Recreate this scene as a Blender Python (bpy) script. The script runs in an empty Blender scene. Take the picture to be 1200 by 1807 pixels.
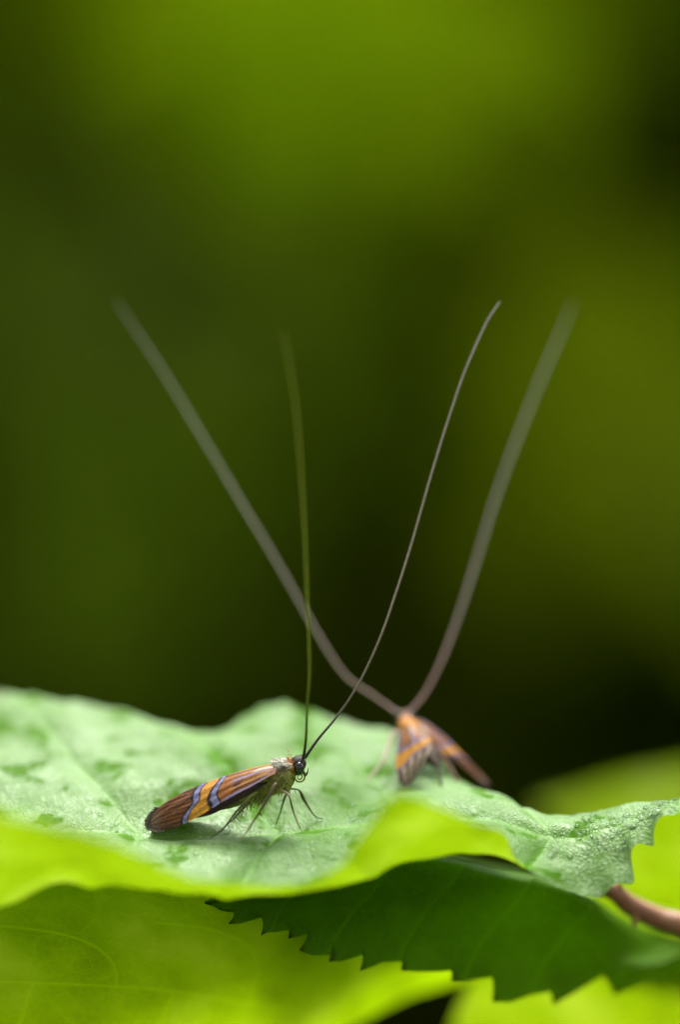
import bpy, math, random
import numpy as np
from mathutils import Vector, Matrix

# ------------------------------------------------------------------ scale: 1 unit = 1 cm
S = bpy.context.scene
S.unit_settings.system = 'METRIC'
S.unit_settings.scale_length = 0.01
C = S.collection
rng = np.random.default_rng(7)
random.seed(7)

# ------------------------------------------------------------------ camera
PITCH = math.radians(10)
DIST = 27.5                 # lens to focus plane, cm
PXCM = 290.0                # photograph pixels per cm in the focus plane
fwd = np.array([0, math.cos(PITCH), -math.sin(PITCH)])
rgt = np.array([1.0, 0, 0])
upv = np.array([0, math.sin(PITCH), math.cos(PITCH)])
cam_pos = -fwd * DIST
cam_d = bpy.data.cameras.new('camera')
cam = bpy.data.objects.new('camera', cam_d)
C.objects.link(cam)
cam.location = cam_pos
cam.rotation_euler = (math.radians(90) - PITCH, 0, 0)
cam_d.sensor_fit = 'HORIZONTAL'
cam_d.lens = 100
cam_d.sensor_width = (1200 / PXCM) * 100 / DIST
cam_d.clip_start = 0.5
cam_d.clip_end = 60000
cam_d.dof.use_dof = True
cam_d.dof.focus_distance = DIST
cam_d.dof.aperture_fstop = 0.1 / 2.05     # 20 mm wide entrance pupil
S.camera = cam

# ------------------------------------------------------------------ sky, sun, exposure
SUN_EL, SUN_AZ = math.radians(60), math.radians(8)     # high, behind the leaf
w = bpy.data.worlds.new('World')
S.world = w
w.use_nodes = True
nt = w.node_tree
nt.nodes.clear()
sky = nt.nodes.new('ShaderNodeTexSky')
sky.sky_type = 'NISHITA'
sky.sun_disc = False
sky.sun_elevation = SUN_EL
sky.sun_rotation = SUN_AZ
sky.air_density = 1.0
sky.dust_density = 6.0
sky.ozone_density = 0.6
hs = nt.nodes.new('ShaderNodeHueSaturation')
hs.inputs['Saturation'].default_value = 0.12          # cloudy: nearly white light
bg = nt.nodes.new('ShaderNodeBackground')
bg.inputs[1].default_value = 0.085
wo = nt.nodes.new('ShaderNodeOutputWorld')
nt.links.new(sky.outputs[0], hs.inputs['Color'])
nt.links.new(hs.outputs[0], bg.inputs[0])
nt.links.new(bg.outputs[0], wo.inputs[0])
sd = bpy.data.lights.new('sun', 'SUN')
sd.energy = 1.5
sd.angle = math.radians(16)
sd.color = (1.0, 0.97, 0.91)
sun = bpy.data.objects.new('sun', sd)
C.objects.link(sun)
sdir = Vector((math.sin(SUN_AZ) * math.cos(SUN_EL), math.cos(SUN_AZ) * math.cos(SUN_EL), math.sin(SUN_EL)))
sun.rotation_euler = sdir.to_track_quat('Z', 'Y').to_euler()
sun.location = (0, 200, 300)
S.view_settings.view_transform = 'Standard'
S.view_settings.look = 'None'
S.view_settings.exposure = 1.5
S.view_settings.gamma = 1.0
S.render.engine = 'CYCLES'
S.cycles.use_denoising = True
S.cycles.use_adaptive_sampling = True
S.cycles.adaptive_threshold = 0.02
S.cycles.max_bounces = 6
S.cycles.transmission_bounces = 4
S.cycles.diffuse_bounces = 3
S.cycles.glossy_bounces = 2
S.cycles.caustics_reflective = False
S.cycles.caustics_refractive = False

# ------------------------------------------------------------------ helpers
def P(px, py, w=0.0):
    """a point w cm beyond the focus plane, from where it shows in the photograph"""
    k = (DIST + w) / DIST / PXCM
    return cam_pos + fwd * (DIST + w) + rgt * ((px - 600) * k) + upv * ((903.5 - py) * k)

def tag(o, label=None, cat=None, group=None, kind=None):
    if label: o['label'] = label
    if cat: o['category'] = cat
    if group: o['group'] = group
    if kind: o['kind'] = kind
    return o

def empty(name, loc, label=None, cat=None, group=None):
    o = bpy.data.objects.new(name, None)
    o.empty_display_size = 0.2
    o.location = [float(x) for x in loc]
    C.objects.link(o)
    return tag(o, label, cat, group)

def mesh(name, V, F, mat, parent=None, uv=None, col=None, smooth=True, root=None):
    """V in world space; when parented the vertices are moved into the root's frame"""
    V = np.asarray(V, float)
    off = np.zeros(3)
    if root is None: root = parent
    if root is not None:
        off = np.array(root.location)
    me = bpy.data.meshes.new(name)
    me.from_pydata((V - off).tolist(), [], [tuple(int(i) for i in f) for f in F])
    if smooth:
        me.polygons.foreach_set('use_smooth', [True] * len(me.polygons))
    li = np.zeros(len(me.loops), np.int32)
    me.loops.foreach_get('vertex_index', li)
    if uv is not None:
        l = me.uv_layers.new(name='UVMap')
        l.data.foreach_set('uv', np.asarray(uv, np.float32)[li].ravel())
    if col is not None:
        a = me.color_attributes.new('Col', 'FLOAT_COLOR', 'POINT')
        c4 = np.ones((len(V), 4), np.float32)
        c4[:, :3] = col
        a.data.foreach_set('color', c4.ravel())
    me.materials.append(mat)
    me.update()
    o = bpy.data.objects.new(name, me)
    C.objects.link(o)
    if parent is not None:
        o.parent = parent
    return o

def crom(ctrl, t):
    """Catmull-Rom through ctrl (n,k) at parameters t in [0,1]"""
    ctrl = np.asarray(ctrl, float)
    n = len(ctrl)
    c = np.vstack([2 * ctrl[0] - ctrl[1], ctrl, 2 * ctrl[-1] - ctrl[-2]])
    x = np.clip(np.asarray(t), 0, 1) * (n - 1)
    i = np.minimum(x.astype(int), n - 2)
    f = (x - i)[:, None]
    p0, p1, p2, p3 = c[i], c[i + 1], c[i + 2], c[i + 3]
    return 0.5 * (2 * p1 + (p2 - p0) * f + (2 * p0 - 5 * p1 + 4 * p2 - p3) * f ** 2 + (3 * p1 - p0 - 3 * p2 + p3) * f ** 3)

def grid_faces(nu, nv, closed=False):
    F = []
    m = nv if closed else nv - 1
    for i in range(nu - 1):
        for j in range(m):
            k = (j + 1) % nv
            F.append((i * nv + j, (i + 1) * nv + j, (i + 1) * nv + k, i * nv + k))
    return F

def vnoise(p, seed=0, octaves=3):
    """cheap smooth value noise on (n,2) points"""
    out = np.zeros(len(p)); amp = 1.0; tot = 0
    for o in range(octaves):
        r = np.random.default_rng(seed + o)
        T = r.random((64, 64))
        q = p * (2 ** o)
        i = np.floor(q).astype(int); f = q - i; f = f * f * (3 - 2 * f)
        a = T[i[:, 0] % 64, i[:, 1] % 64]; b = T[(i[:, 0] + 1) % 64, i[:, 1] % 64]
        c = T[i[:, 0] % 64, (i[:, 1] + 1) % 64]; d = T[(i[:, 0] + 1) % 64, (i[:, 1] + 1) % 64]
        out += amp * ((a * (1 - f[:, 0]) + b * f[:, 0]) * (1 - f[:, 1]) + (c * (1 - f[:, 0]) + d * f[:, 0]) * f[:, 1])
        tot += amp; amp *= 0.5
    return out / tot

def tube_vf(pts, rad, n=7, base=0, flat=None):
    pts = np.asarray(pts, float); rad = np.asarray(rad, float)
    V = []; 
    tan = np.gradient(pts, axis=0)
    tan /= np.linalg.norm(tan, axis=1)[:, None] + 1e-12
    nrm = np.cross(tan[0], [0.13, 1, 0.21]); nrm /= np.linalg.norm(nrm)
    for p, t, r in zip(pts, tan, rad):
        nrm = nrm - t * np.dot(nrm, t); nrm /= np.linalg.norm(nrm)
        b = np.cross(t, nrm)
        for k in range(n):
            a = 2 * math.pi * k / n
            V.append(p + r * (math.cos(a) * nrm + math.sin(a) * b))
    V.append(pts[0]); V.append(pts[-1])
    N = len(pts)
    F = [tuple(base + q for q in f) for f in grid_faces(N, n, True)]
    c0, c1 = base + N * n, base + N * n + 1
    for k in range(n):
        F.append((c0, base + (k + 1) % n, base + k))
        F.append((c1, base + (N - 1) * n + k, base + (N - 1) * n + (k + 1) % n))
    return np.array(V), F

def tube(name, ctrl, rad, mat, parent, n=7, steps=40, col=None, root=None, straight=False):
    t = np.linspace(0, 1, steps)
    ctrl = np.asarray(ctrl, float)
    if straight:
        pts = np.stack([np.interp(t * (len(ctrl) - 1), np.arange(len(ctrl)), ctrl[:, k]) for k in range(3)], 1)
    else:
        pts = crom(ctrl, t)
    rr = np.interp(t * (len(rad) - 1), np.arange(len(rad)), rad)
    V, F = tube_vf(pts, rr, n)
    c = None
    if col is not None:
        cc = np.asarray(col, float)
        cs = np.stack([np.interp(t * (len(cc) - 1), np.arange(len(cc)), cc[:, k]) for k in range(3)], 1)
        c = np.vstack([np.repeat(cs, n, 0), cs[:1], cs[-1:]])
    return mesh(name, V, F, mat, parent, col=c, root=root)

# ------------------------------------------------------------------ materials
def newmat(name):
    m = bpy.data.materials.new(name)
    m.use_nodes = True
    t = m.node_tree
    t.nodes.clear()
    out = t.nodes.new('ShaderNodeOutputMaterial')
    return m, t, out

def N(t, kind, **kw):
    n = t.nodes.new(kind)
    for k, v in kw.items():
        if k in n.inputs: n.inputs[k].default_value = v
        else: setattr(n, k, v)
    return n

def ramp(t, src, stops):
    r = t.nodes.new('ShaderNodeValToRGB')
    e = r.color_ramp.elements
    while len(e) > 1: e.remove(e[-1])
    e[0].position = stops[0][0]; e[0].color = (*stops[0][1], 1)
    for p, c in stops[1:]:
        q = e.new(p); q.color = (*c, 1)
    t.links.new(src, r.inputs[0])
    return r

def mixc(t, fac, a, b, blend='MIX'):
    n = t.nodes.new('ShaderNodeMix'); n.data_type = 'RGBA'; n.blend_type = blend
    for s, v in ((0, fac), (6, a), (7, b)):
        if hasattr(v, 'links') or hasattr(v, 'is_linked'): t.links.new(v, n.inputs[s])
        elif isinstance(v, (int, float)): n.inputs[s].default_value = v
        else: n.inputs[s].default_value = (*v, 1)
    return n.outputs[2]

def math_n(t, op, a, b=None):
    n = t.nodes.new('ShaderNodeMath'); n.operation = op
    for i, v in enumerate((a, b)):
        if v is None: continue
        if isinstance(v, (int, float)): n.inputs[i].default_value = v
        else: t.links.new(v, n.inputs[i])
    return n.outputs[0]

def leaf_material(name, top, trans, dew=0.0, vein=0.5, spec=0.5, rough=0.42, mixf=0.5, scale=1.0, hue=0.0):
    """thin leaf: reflecting side + light coming through, net of veins, optional dew film on the upper side"""
    m, t, out = newmat(name)
    L = t.links.new
    uv = N(t, 'ShaderNodeUVMap')
    mp = N(t, 'ShaderNodeMapping'); mp.inputs['Scale'].default_value = (scale, scale, scale)
    L(uv.outputs[0], mp.inputs[0])
    nz = N(t, 'ShaderNodeTexNoise', Scale=1.6, Detail=4.0, Roughness=0.55); L(mp.outputs[0], nz.inputs[0])
    nzf = N(t, 'ShaderNodeTexNoise', Scale=9.0, Detail=3.0); L(mp.outputs[0], nzf.inputs[0])
    # warped cells: the fine net of veins
    wv = t.nodes.new('ShaderNodeVectorMath'); wv.operation = 'MULTIPLY_ADD'
    L(nzf.outputs['Color'], wv.inputs[0]); wv.inputs[1].default_value = (0.10, 0.10, 0.0); L(mp.outputs[0], wv.inputs[2])
    vo = N(t, 'ShaderNodeTexVoronoi', feature='DISTANCE_TO_EDGE', Scale=24.0); L(wv.outputs[0], vo.inputs[0])
    vo2 = N(t, 'ShaderNodeTexVoronoi', feature='DISTANCE_TO_EDGE', Scale=7.5); L(wv.outputs[0], vo2.inputs[0])
    net = ramp(t, vo.outputs[0], [(0.0, (1, 1, 1)), (0.09, (0, 0, 0))])
    net2 = ramp(t, vo2.outputs[0], [(0.0, (1, 1, 1)), (0.05, (0, 0, 0))])
    va = N(t, 'ShaderNodeAttribute', attribute_name='Col')       # main and side veins, drawn by distance on the blade
    sepv = t.nodes.new('ShaderNodeSeparateColor'); L(va.outputs['Color'], sepv.inputs[0])
    vsum = math_n(t, 'MAXIMUM', math_n(t, 'MULTIPLY', net.outputs[0], 0.35), math_n(t, 'MULTIPLY', net2.outputs[0], 0.45))
    vsum = math_n(t, 'MAXIMUM', vsum, sepv.outputs[0])
    vfac = math_n(t, 'MULTIPLY', vsum, vein)
    # colours
    c1 = mixc(t, nz.outputs[0], tuple(x * 0.75 for x in top), tuple(min(1, x * 1.25) for x in top))
    c1 = mixc(t, vfac, c1, tuple(min(1, x * 1.9) for x in top))
    trn = ramp(t, nz.outputs[0], [(0.3, tuple(x * 0.62 for x in trans)), (0.52, trans), (0.72, (min(1, trans[0] * 1.5), min(1, trans[1] * 1.3), trans[2] * 12))])
    tr1 = trn.outputs[0]
    tr1 = mixc(t, vfac, tr1, tuple(min(1, x * 1.5) for x in trans))
    geo = N(t, 'ShaderNodeNewGeometry')
    tr1 = mixc(t, sepv.outputs[1], tr1, (0.06, 0.022, 0.004))
    under = tuple(min(1, x * 1.25) for x in top)
    bump = N(t, 'ShaderNodeBump', Strength=0.5, Distance=0.02)
    hgt = math_n(t, 'SUBTRACT', nzf.outputs[0], math_n(t, 'MULTIPLY', vsum, 0.35))
    rgh = rough
    pb = N(t, 'ShaderNodeBsdfPrincipled')
    pb.inputs['Specular IOR Level'].default_value = spec
    if dew > 0:
        # dew film: pale pearly haze of tiny droplets, broken by clean wet patches
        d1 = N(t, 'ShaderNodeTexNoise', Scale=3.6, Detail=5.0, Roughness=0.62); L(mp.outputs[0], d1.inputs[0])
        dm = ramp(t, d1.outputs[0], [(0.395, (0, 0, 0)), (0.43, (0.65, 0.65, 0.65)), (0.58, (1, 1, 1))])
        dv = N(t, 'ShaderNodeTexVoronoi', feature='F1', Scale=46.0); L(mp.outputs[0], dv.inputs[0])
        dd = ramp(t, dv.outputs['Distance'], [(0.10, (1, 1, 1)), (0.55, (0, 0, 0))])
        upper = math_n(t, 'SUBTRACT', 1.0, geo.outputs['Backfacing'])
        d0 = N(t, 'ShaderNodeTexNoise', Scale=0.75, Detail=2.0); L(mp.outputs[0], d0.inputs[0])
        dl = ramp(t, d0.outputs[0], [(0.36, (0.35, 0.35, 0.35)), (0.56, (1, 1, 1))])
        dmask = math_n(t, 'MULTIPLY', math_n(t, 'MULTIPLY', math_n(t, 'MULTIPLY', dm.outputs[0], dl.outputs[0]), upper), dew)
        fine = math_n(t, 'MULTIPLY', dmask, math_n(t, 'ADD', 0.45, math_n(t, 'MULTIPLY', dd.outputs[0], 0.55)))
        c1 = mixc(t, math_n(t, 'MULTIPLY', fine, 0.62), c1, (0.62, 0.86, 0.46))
        hgt = math_n(t, 'ADD', hgt, math_n(t, 'MULTIPLY', math_n(t, 'MULTIPLY', dd.outputs[0], dmask), 0.55))
        rr = N(t, 'ShaderNodeMapRange'); L(dmask, rr.inputs[0])
        rr.inputs[3].default_value = 0.55; rr.inputs[4].default_value = rough
        rs_ = N(t, 'ShaderNodeMapRange'); L(dmask, rs_.inputs[0]); rs_.inputs[3].default_value = 0.12; rs_.inputs[4].default_value = spec
        L(rs_.outputs[0], pb.inputs['Specular IOR Level'])
        L(rr.outputs[0], pb.inputs['Roughness'])
        facm = math_n(t, 'SUBTRACT', mixf, math_n(t, 'MULTIPLY', dmask, 0.12))
    else:
        pb.inputs['Roughness'].default_value = rough
        facm = None
    c1 = mixc(t, geo.outputs['Backfacing'], c1, under)
    c1 = mixc(t, sepv.outputs[1], c1, (0.085, 0.035, 0.012))
    L(hgt, bump.inputs['Height'])
    L(c1, pb.inputs['Base Color']); L(bump.outputs[0], pb.inputs['Normal'])
    tl = N(t, 'ShaderNodeBsdfTranslucent'); L(tr1, tl.inputs[0]); L(bump.outputs[0], tl.inputs[1])
    mx = N(t, 'ShaderNodeMixShader'); mx.inputs[0].default_value = mixf
    if facm is not None: L(facm, mx.inputs[0])
    L(pb.outputs[0], mx.inputs[1]); L(tl.outputs[0], mx.inputs[2])
    L(mx.outputs[0], out.inputs[0])
    return m

def col_material(name, rough=0.55, spec=0.4, nscale=60.0, amt=0.35, bump=0.3, sheen=0.2, transl=0.0, stretch=(1, 1, 1)):
    """scale covered chitin: pattern colours on the mesh, grain from noise"""
    m, t, out = newmat(name)
    L = t.links.new
    a = N(t, 'ShaderNodeAttribute', attribute_name='Col')
    tc = N(t, 'ShaderNodeTexCoord')
    mp = N(t, 'ShaderNodeMapping'); mp.inputs['Scale'].default_value = stretch
    L(tc.outputs['Object'], mp.inputs[0])
    nz = N(t, 'ShaderNodeTexNoise', Scale=nscale, Detail=4.0, Roughness=0.7); L(mp.outputs[0], nz.inputs[0])
    r = ramp(t, nz.outputs[0], [(0.3, (1 - amt,) * 3), (0.7, (1 + amt * 0.6,) * 3)])
    c = mixc(t, 1.0, a.outputs['Color'], r.outputs[0], 'MULTIPLY')
    b = N(t, 'ShaderNodeBump', Strength=bump, Distance=0.01); L(nz.outputs[0], b.inputs['Height'])
    p = N(t, 'ShaderNodeBsdfPrincipled', Roughness=rough)
    p.inputs['Specular IOR Level'].default_value = spec
    p.inputs['Sheen Weight'].default_value = sheen
    L(c, p.inputs['Base Color']); L(b.outputs[0], p.inputs['Normal'])
    if transl > 0:
        tl = N(t, 'ShaderNodeBsdfTranslucent'); L(c, tl.inputs[0])
        mx = N(t, 'ShaderNodeMixShader'); mx.inputs[0].default_value = transl
        L(p.outputs[0], mx.inputs[1]); L(tl.outputs[0], mx.inputs[2]); L(mx.outputs[0], out.inputs[0])
    else:
        L(p.outputs[0], out.inputs[0])
    return m

def plain_material(name, c, rough=0.5, spec=0.5, nscale=8.0, amt=0.3, bump=0.2, c2=None):
    m, t, out = newmat(name)
    L = t.links.new
    tc = N(t, 'ShaderNodeTexCoord')
    nz = N(t, 'ShaderNodeTexNoise', Scale=nscale, Detail=5.0); L(tc.outputs['Object'], nz.inputs[0])
    c2 = c2 or tuple(x * (1 + amt) for x in c)
    cc = mixc(t, nz.outputs[0], tuple(x * (1 - amt) for x in c), c2)
    b = N(t, 'ShaderNodeBump', Strength=bump, Distance=0.02); L(nz.outputs[0], b.inputs['Height'])
    p = N(t, 'ShaderNodeBsdfPrincipled', Roughness=rough)
    p.inputs['Specular IOR Level'].default_value = spec
    L(cc, p.inputs['Base Color']); L(b.outputs[0], p.inputs['Normal']); L(p.outputs[0], out.inputs[0])
    return m

M = {}
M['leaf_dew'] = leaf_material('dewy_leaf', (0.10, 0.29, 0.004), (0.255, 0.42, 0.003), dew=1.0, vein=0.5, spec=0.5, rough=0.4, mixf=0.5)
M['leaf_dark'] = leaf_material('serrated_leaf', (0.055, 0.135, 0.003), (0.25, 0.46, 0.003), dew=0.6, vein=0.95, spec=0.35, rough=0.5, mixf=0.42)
M['leaf_low'] = leaf_material('thin_leaf', (0.085, 0.165, 0.002), (0.355, 0.575, 0.002), vein=0.65, spec=0.1, rough=0.6, mixf=0.55)
M['leaf_lit'] = leaf_material('bright_leaf', (0.075, 0.15, 0.003), (0.25, 0.41, 0.002), vein=0.35, spec=0.2, rough=0.5, mixf=0.55)
M['leaf_warm'] = leaf_material('warm_leaf', (0.075, 0.15, 0.003), (0.25, 0.40, 0.002), vein=0.4, spec=0.15, rough=0.55, mixf=0.55)
M['leaf_soft'] = leaf_material('soft_leaf', (0.075, 0.15, 0.006), (0.135, 0.215, 0.004), vein=0.35, spec=0.3, rough=0.5, mixf=0.55)
def simple_leaf(name, top, trans, mixf):
    m, t, out = newmat(name)
    L = t.links.new
    uv = N(t, 'ShaderNodeUVMap')
    nz = N(t, 'ShaderNodeTexNoise', Scale=0.8, Detail=1.0); L(uv.outputs[0], nz.inputs[0])
    a = mixc(t, nz.outputs[0], tuple(x * 0.7 for x in top), tuple(x * 1.3 for x in top))
    d = N(t, 'ShaderNodeBsdfDiffuse'); L(a, d.inputs[0])
    tl = N(t, 'ShaderNodeBsdfTranslucent'); tl.inputs[0].default_value = (*trans, 1)
    mx = N(t, 'ShaderNodeMixShader'); mx.inputs[0].default_value = mixf
    L(d.outputs[0], mx.inputs[1]); L(tl.outputs[0], mx.inputs[2]); L(mx.outputs[0], out.inputs[0])
    return m
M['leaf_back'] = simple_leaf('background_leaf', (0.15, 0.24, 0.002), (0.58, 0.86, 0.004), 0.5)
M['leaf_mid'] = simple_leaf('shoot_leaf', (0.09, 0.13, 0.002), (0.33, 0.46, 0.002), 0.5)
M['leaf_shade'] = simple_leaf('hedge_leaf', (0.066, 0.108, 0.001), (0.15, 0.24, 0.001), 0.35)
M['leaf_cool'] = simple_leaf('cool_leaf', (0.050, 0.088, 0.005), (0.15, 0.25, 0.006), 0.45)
M['stem'] = plain_material('bramble_stem', (0.40, 0.125, 0.085), rough=0.5, nscale=7.0, amt=0.45, bump=0.6, c2=(0.52, 0.27, 0.15))
M['twig'] = plain_material('green_twig', (0.08, 0.11, 0.008), rough=0.7, spec=0.1, nscale=3.0)
M['soil'] = plain_material('forest_floor', (0.014, 0.016, 0.001), rough=1.0, spec=0.0, nscale=0.06, amt=0.6, bump=0.6, c2=(0.026, 0.032, 0.002))
M['wing'] = col_material('wing_scales', rough=0.5, spec=0.22, nscale=70, amt=0.45, bump=0.35, sheen=0.0, transl=0.06)
M['body'] = col_material('body_scales', rough=0.6, spec=0.35, nscale=55, amt=0.5, bump=0.6, sheen=0.05)
M['limb'] = col_material('leg_chitin', rough=0.45, spec=0.35, nscale=80, amt=0.3, bump=0.2, sheen=0.0)
M['eye'] = plain_material('compound_eye', (0.006, 0.006, 0.008), rough=0.12, spec=0.7, nscale=120, amt=0.2, bump=0.02)

# ------------------------------------------------------------------ leaves lofted through rails
def loft(rails, nu, nv, last_dense=None, first_dense=None):
    """rails: list of (n,3) world polylines far->near. returns grid (nu,nv,3)"""
    t = np.linspace(0, 1, nu)
    R = [crom(r, t) for r in rails]
    if last_dense is not None: R[-1] = last_dense(t)
    if first_dense is not None: R[0] = first_dense(t)
    R = np.array(R)                                   # (k,nu,3)
    tv = np.linspace(0, 1, nv)
    G = np.zeros((nu, nv, 3))
    for i in range(nu):
        G[i] = crom(R[:, i], tv)
    return G

def arc_uv(G):
    du = np.cumsum(np.r_[0, np.linalg.norm(np.diff(G.mean(1), axis=0), axis=1)])
    d = np.linalg.norm(np.diff(G, axis=1), axis=2)
    dv = np.concatenate([np.zeros((len(G), 1)), np.cumsum(d, 1)], 1)
    dv -= dv.mean(1)[:, None]
    return np.stack([np.repeat(du[:, None], G.shape[1], 1), dv], 2).reshape(-1, 2)

def line_dist(uv, a, b):
    a = np.array(a); b = np.array(b); d = b - a
    s = np.clip(((uv - a) @ d) / (d @ d), 0, 1)
    return np.linalg.norm(uv - (a + s[:, None] * d), axis=1), s

def vein_mask(uv, polylines):
    m = np.zeros(len(uv))
    for pl, wd in polylines:
        for a, b in zip(pl[:-1], pl[1:]):
            dd, s = line_dist(uv, a, b)
            m = np.maximum(m, np.clip(1 - dd / wd, 0, 1))
    return m

def teeth(G, row, inward, count, depth, lean=0.35, span=(0, 1), seed=1, reach=0.12):
    """cut saw teeth in a margin: moves the vertices near it towards the blade"""
    nu, nv = G.shape[:2]
    r = np.random.default_rng(seed)
    t = np.linspace(0, 1, nu)
    edges = np.sort((np.arange(count + 1) + r.uniform(-0.22, 0.22, count + 1)) / count)
    dep = depth * r.uniform(0.6, 1.25, count + 2)
    k = np.clip(np.searchsorted(edges, t) - 1, 0, count - 1)
    f = np.clip((t - edges[k]) / (edges[k + 1] - edges[k]), 0, 1)
    saw = np.where(f < lean, (1 - f / lean) , ((f - lean) / (1 - lean)) ** 0.8) * dep[k]
    saw = np.where((t < span[0]) | (t > span[1]), 0, saw)
    for i in range(nu):
        line = G[i]
        for j in range(nv):
            v = j / (nv - 1)
            q = v if row == 0 else 1 - v
            if q < reach:
                G[i, j] = G[i, j] + (G[i, inward] - line[j if row == 0 else j]) * 0 + saw[i] * (1 - q / reach) * unit(G[i, inward] - G[i, 0 if row == 0 else nv - 1])
    return G

def lerp(a, b, f):
    f = np.asarray(f)[..., None]
    return a * (1 - f) + b * f
def sst(a, b, x):
    f = np.clip((x - a) / (b - a), 0, 1); return f * f * (3 - 2 * f)

def unit(v):
    return v / (np.linalg.norm(v) + 1e-12)

bramble = empty('bramble_plant', P(1300, 1900, 1.2),
    'low bramble plant with bright dewy toothed leaves on a reddish stem, two moths on top', 'plant')

# --- the main leaf, on which the moths stand
X  = [-300, -120, 0, 100, 200, 300, 380, 440, 490, 550, 620, 700, 770, 830, 890, 960, 1020, 1060, 1095, 1130, 1200, 1320, 1450]
def rail(ys, ws, xs=None):
    xs = xs or X
    return np.array([xs, ys, ws], float).T
rails = [
 rail([1270,1240,1216,1231,1246,1277,1290,1256,1236,1252,1272,1292,1340,1386,1404,1434,1434,1428,1422,1417,1409,1402,1398],
      [1.6,1.6,1.5,1.4,1.35,1.25,1.3,1.4,1.4,1.4,1.35,1.3,1.1,.75,.5,.3,.3,.3,.28,.25,.2,.1,0]),
 rail([1330,1295,1275,1285,1295,1306,1310,1312,1312,1318,1325,1336,1365,1393,1408,1439,1438,1433,1427,1421,1414,1406,1402],
      [1.1,1.1,1.05,1.0,1.0,.95,.92,.92,.92,.92,.92,.92,.8,.58,.42,.22,.22,.22,.2,.18,.12,.03,-.05]),
 rail([1390,1365,1355,1360,1365,1370,1372,1372,1375,1378,1378,1382,1392,1402,1416,1447,1446,1440,1435,1428,1420,1411,1407],
      [.6,.6,.55,.55,.5,.5,.5,.5,.5,.5,.55,.6,.5,.4,.3,.12,.12,.12,.1,.08,.03,-.05,-.1]),
 rail([1455,1438,1430,1432,1435,1438,1440,1440,1440,1436,1425,1415,1412,1414,1428,1459,1458,1450,1443,1435,1425,1417,1412],
      [.15,.15,.15,.15,.2,.2,.2,.2,.2,.2,.3,.35,.3,.25,.18,.02,.02,.01,0,-.02,-.05,-.12,-.15]),
 rail([1525,1507,1496,1495,1492,1490,1488,1486,1486,1482,1470,1455,1450,1448,1458,1482,1482,1466,1455,1442,1430,1422,1417],
      [-.4,-.35,-.3,-.3,-.25,-.2,-.2,-.2,-.2,-.15,-.1,0,0,0,0,-.08,-.08,-.08,-.08,-.08,-.1,-.16,-.2]),
 rail([1585,1568,1558,1540,1545,1550,1552,1551,1548,1540,1522,1488,1482,1480,1488,1508,1520,1484,1472,1447,1434,1426,1421],
      [-.8,-.75,-.7,-.65,-.6,-.55,-.55,-.5,-.5,-.45,-.4,-.35,-.3,-.28,-.22,-.2,-.2,-.14,-.12,-.12,-.13,-.2,-.24],
      X[:16] + [1030, 1060, 1102, 1130, 1200, 1320, 1450]),
 rail([1625,1610,1597,1563,1568,1576,1577,1574,1568,1559,1543,1514,1509,1508,1511,1530,1558,1496,1484,1452,1437,1429,1424],
      [-1.0,-1.0,-.95,-.9,-.85,-.8,-.8,-.75,-.75,-.7,-.7,-.65,-.6,-.5,-.42,-.32,-.28,-.18,-.15,-.14,-.15,-.22,-.27],
      X[:16] + [1040, 1060, 1108, 1130, 1200, 1320, 1450]),
 rail([1440,1428,1428,1450,1482,1532,1553,1561,1558,1545,1478,1401,1424,1446,1468,1545,1584,1502,1492,1456,1440,1432,1427],
      [-2.4,-2.4,-2.35,-2.2,-1.95,-1.6,-1.3,-1.15,-1.1,-1.2,-1.45,-1.65,-1.5,-1.25,-.65,-.42,-.34,-.2,-.18,-.16,-.17,-.24,-.3],
      X[:15] + [948, 1046, 1060, 1111, 1131, 1200, 1320, 1450]),
]
# the drooping flap with its three big teeth at the stem end: finer columns there
flap_x = [1020, 1055, 1085, 1110, 1140, 1165]
flap_edge = [(1046, 1584, -.34), (1087, 1562, -.32), (1119, 1557, -.30), (1121, 1497, -.2), (1155, 1494, -.2), (1166, 1451, -.16)]
fine = []
for r_ in rails[:5]:
    ins = [(x, np.interp(x, r_[:, 0], r_[:, 1]), np.interp(x, r_[:, 0], r_[:, 2])) for x in flap_x]
    fine.append(np.vstack([r_[:16], ins, r_[20:]]))
for r_, f in zip(rails[5:], (0.45, 0.78, 1.0)):
    ins = np.array(fine[4][16:22]) * (1 - f) + np.array(flap_edge) * f
    fine.append(np.vstack([r_[:16], ins, r_[20:]]))
rails = [np.array([P(*q) for q in r_]) for r_ in fine]
NU, NV = 520, 110
G = loft(rails, NU, NV)
uvm = arc_uv(G)
# pleats between the side veins and a few broad ripples
nrm = np.cross(np.gradient(G, axis=0), np.gradient(G, axis=1)); nrm /= np.linalg.norm(nrm, axis=2)[:, :, None] + 1e-12
nrm[nrm[:, :, 2] < 0] *= 1
hh = (vnoise(uvm * 1.3 + 20, 3, 4) - 0.5) * 0.13
pl = []
for k in range(9):
    x0 = 0.2 + k * 0.85
    pl.append(([(x0, 0.0), (x0 - 0.35, 0.9), (x0 - 0.55, 1.7)], 0.035))
    pl.append(([(x0, 0.0), (x0 - 0.4, -0.8), (x0 - 0.75, -1.7)], 0.035))
pl.append(([(-0.5, 0.0), (7.5, 0.0)], 0.05))
vm = vein_mask(uvm, pl)
wide = vein_mask(uvm, [(p, w_ * 5) for p, w_ in pl])
sgn = np.sign(nrm[NU // 3, NV // 2, 2])
disp = (hh - 0.03 * wide ** 2).reshape(NU, NV) * sgn
fade = np.clip(np.minimum(np.linspace(0, 1, NV), 1) * 8, 0, 1)[None, :]
G = G + nrm * (disp * fade)[:, :, None]
G = teeth(G, 0, 12, 30, 0.05, lean=0.3, seed=3, reach=0.10)
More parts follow.
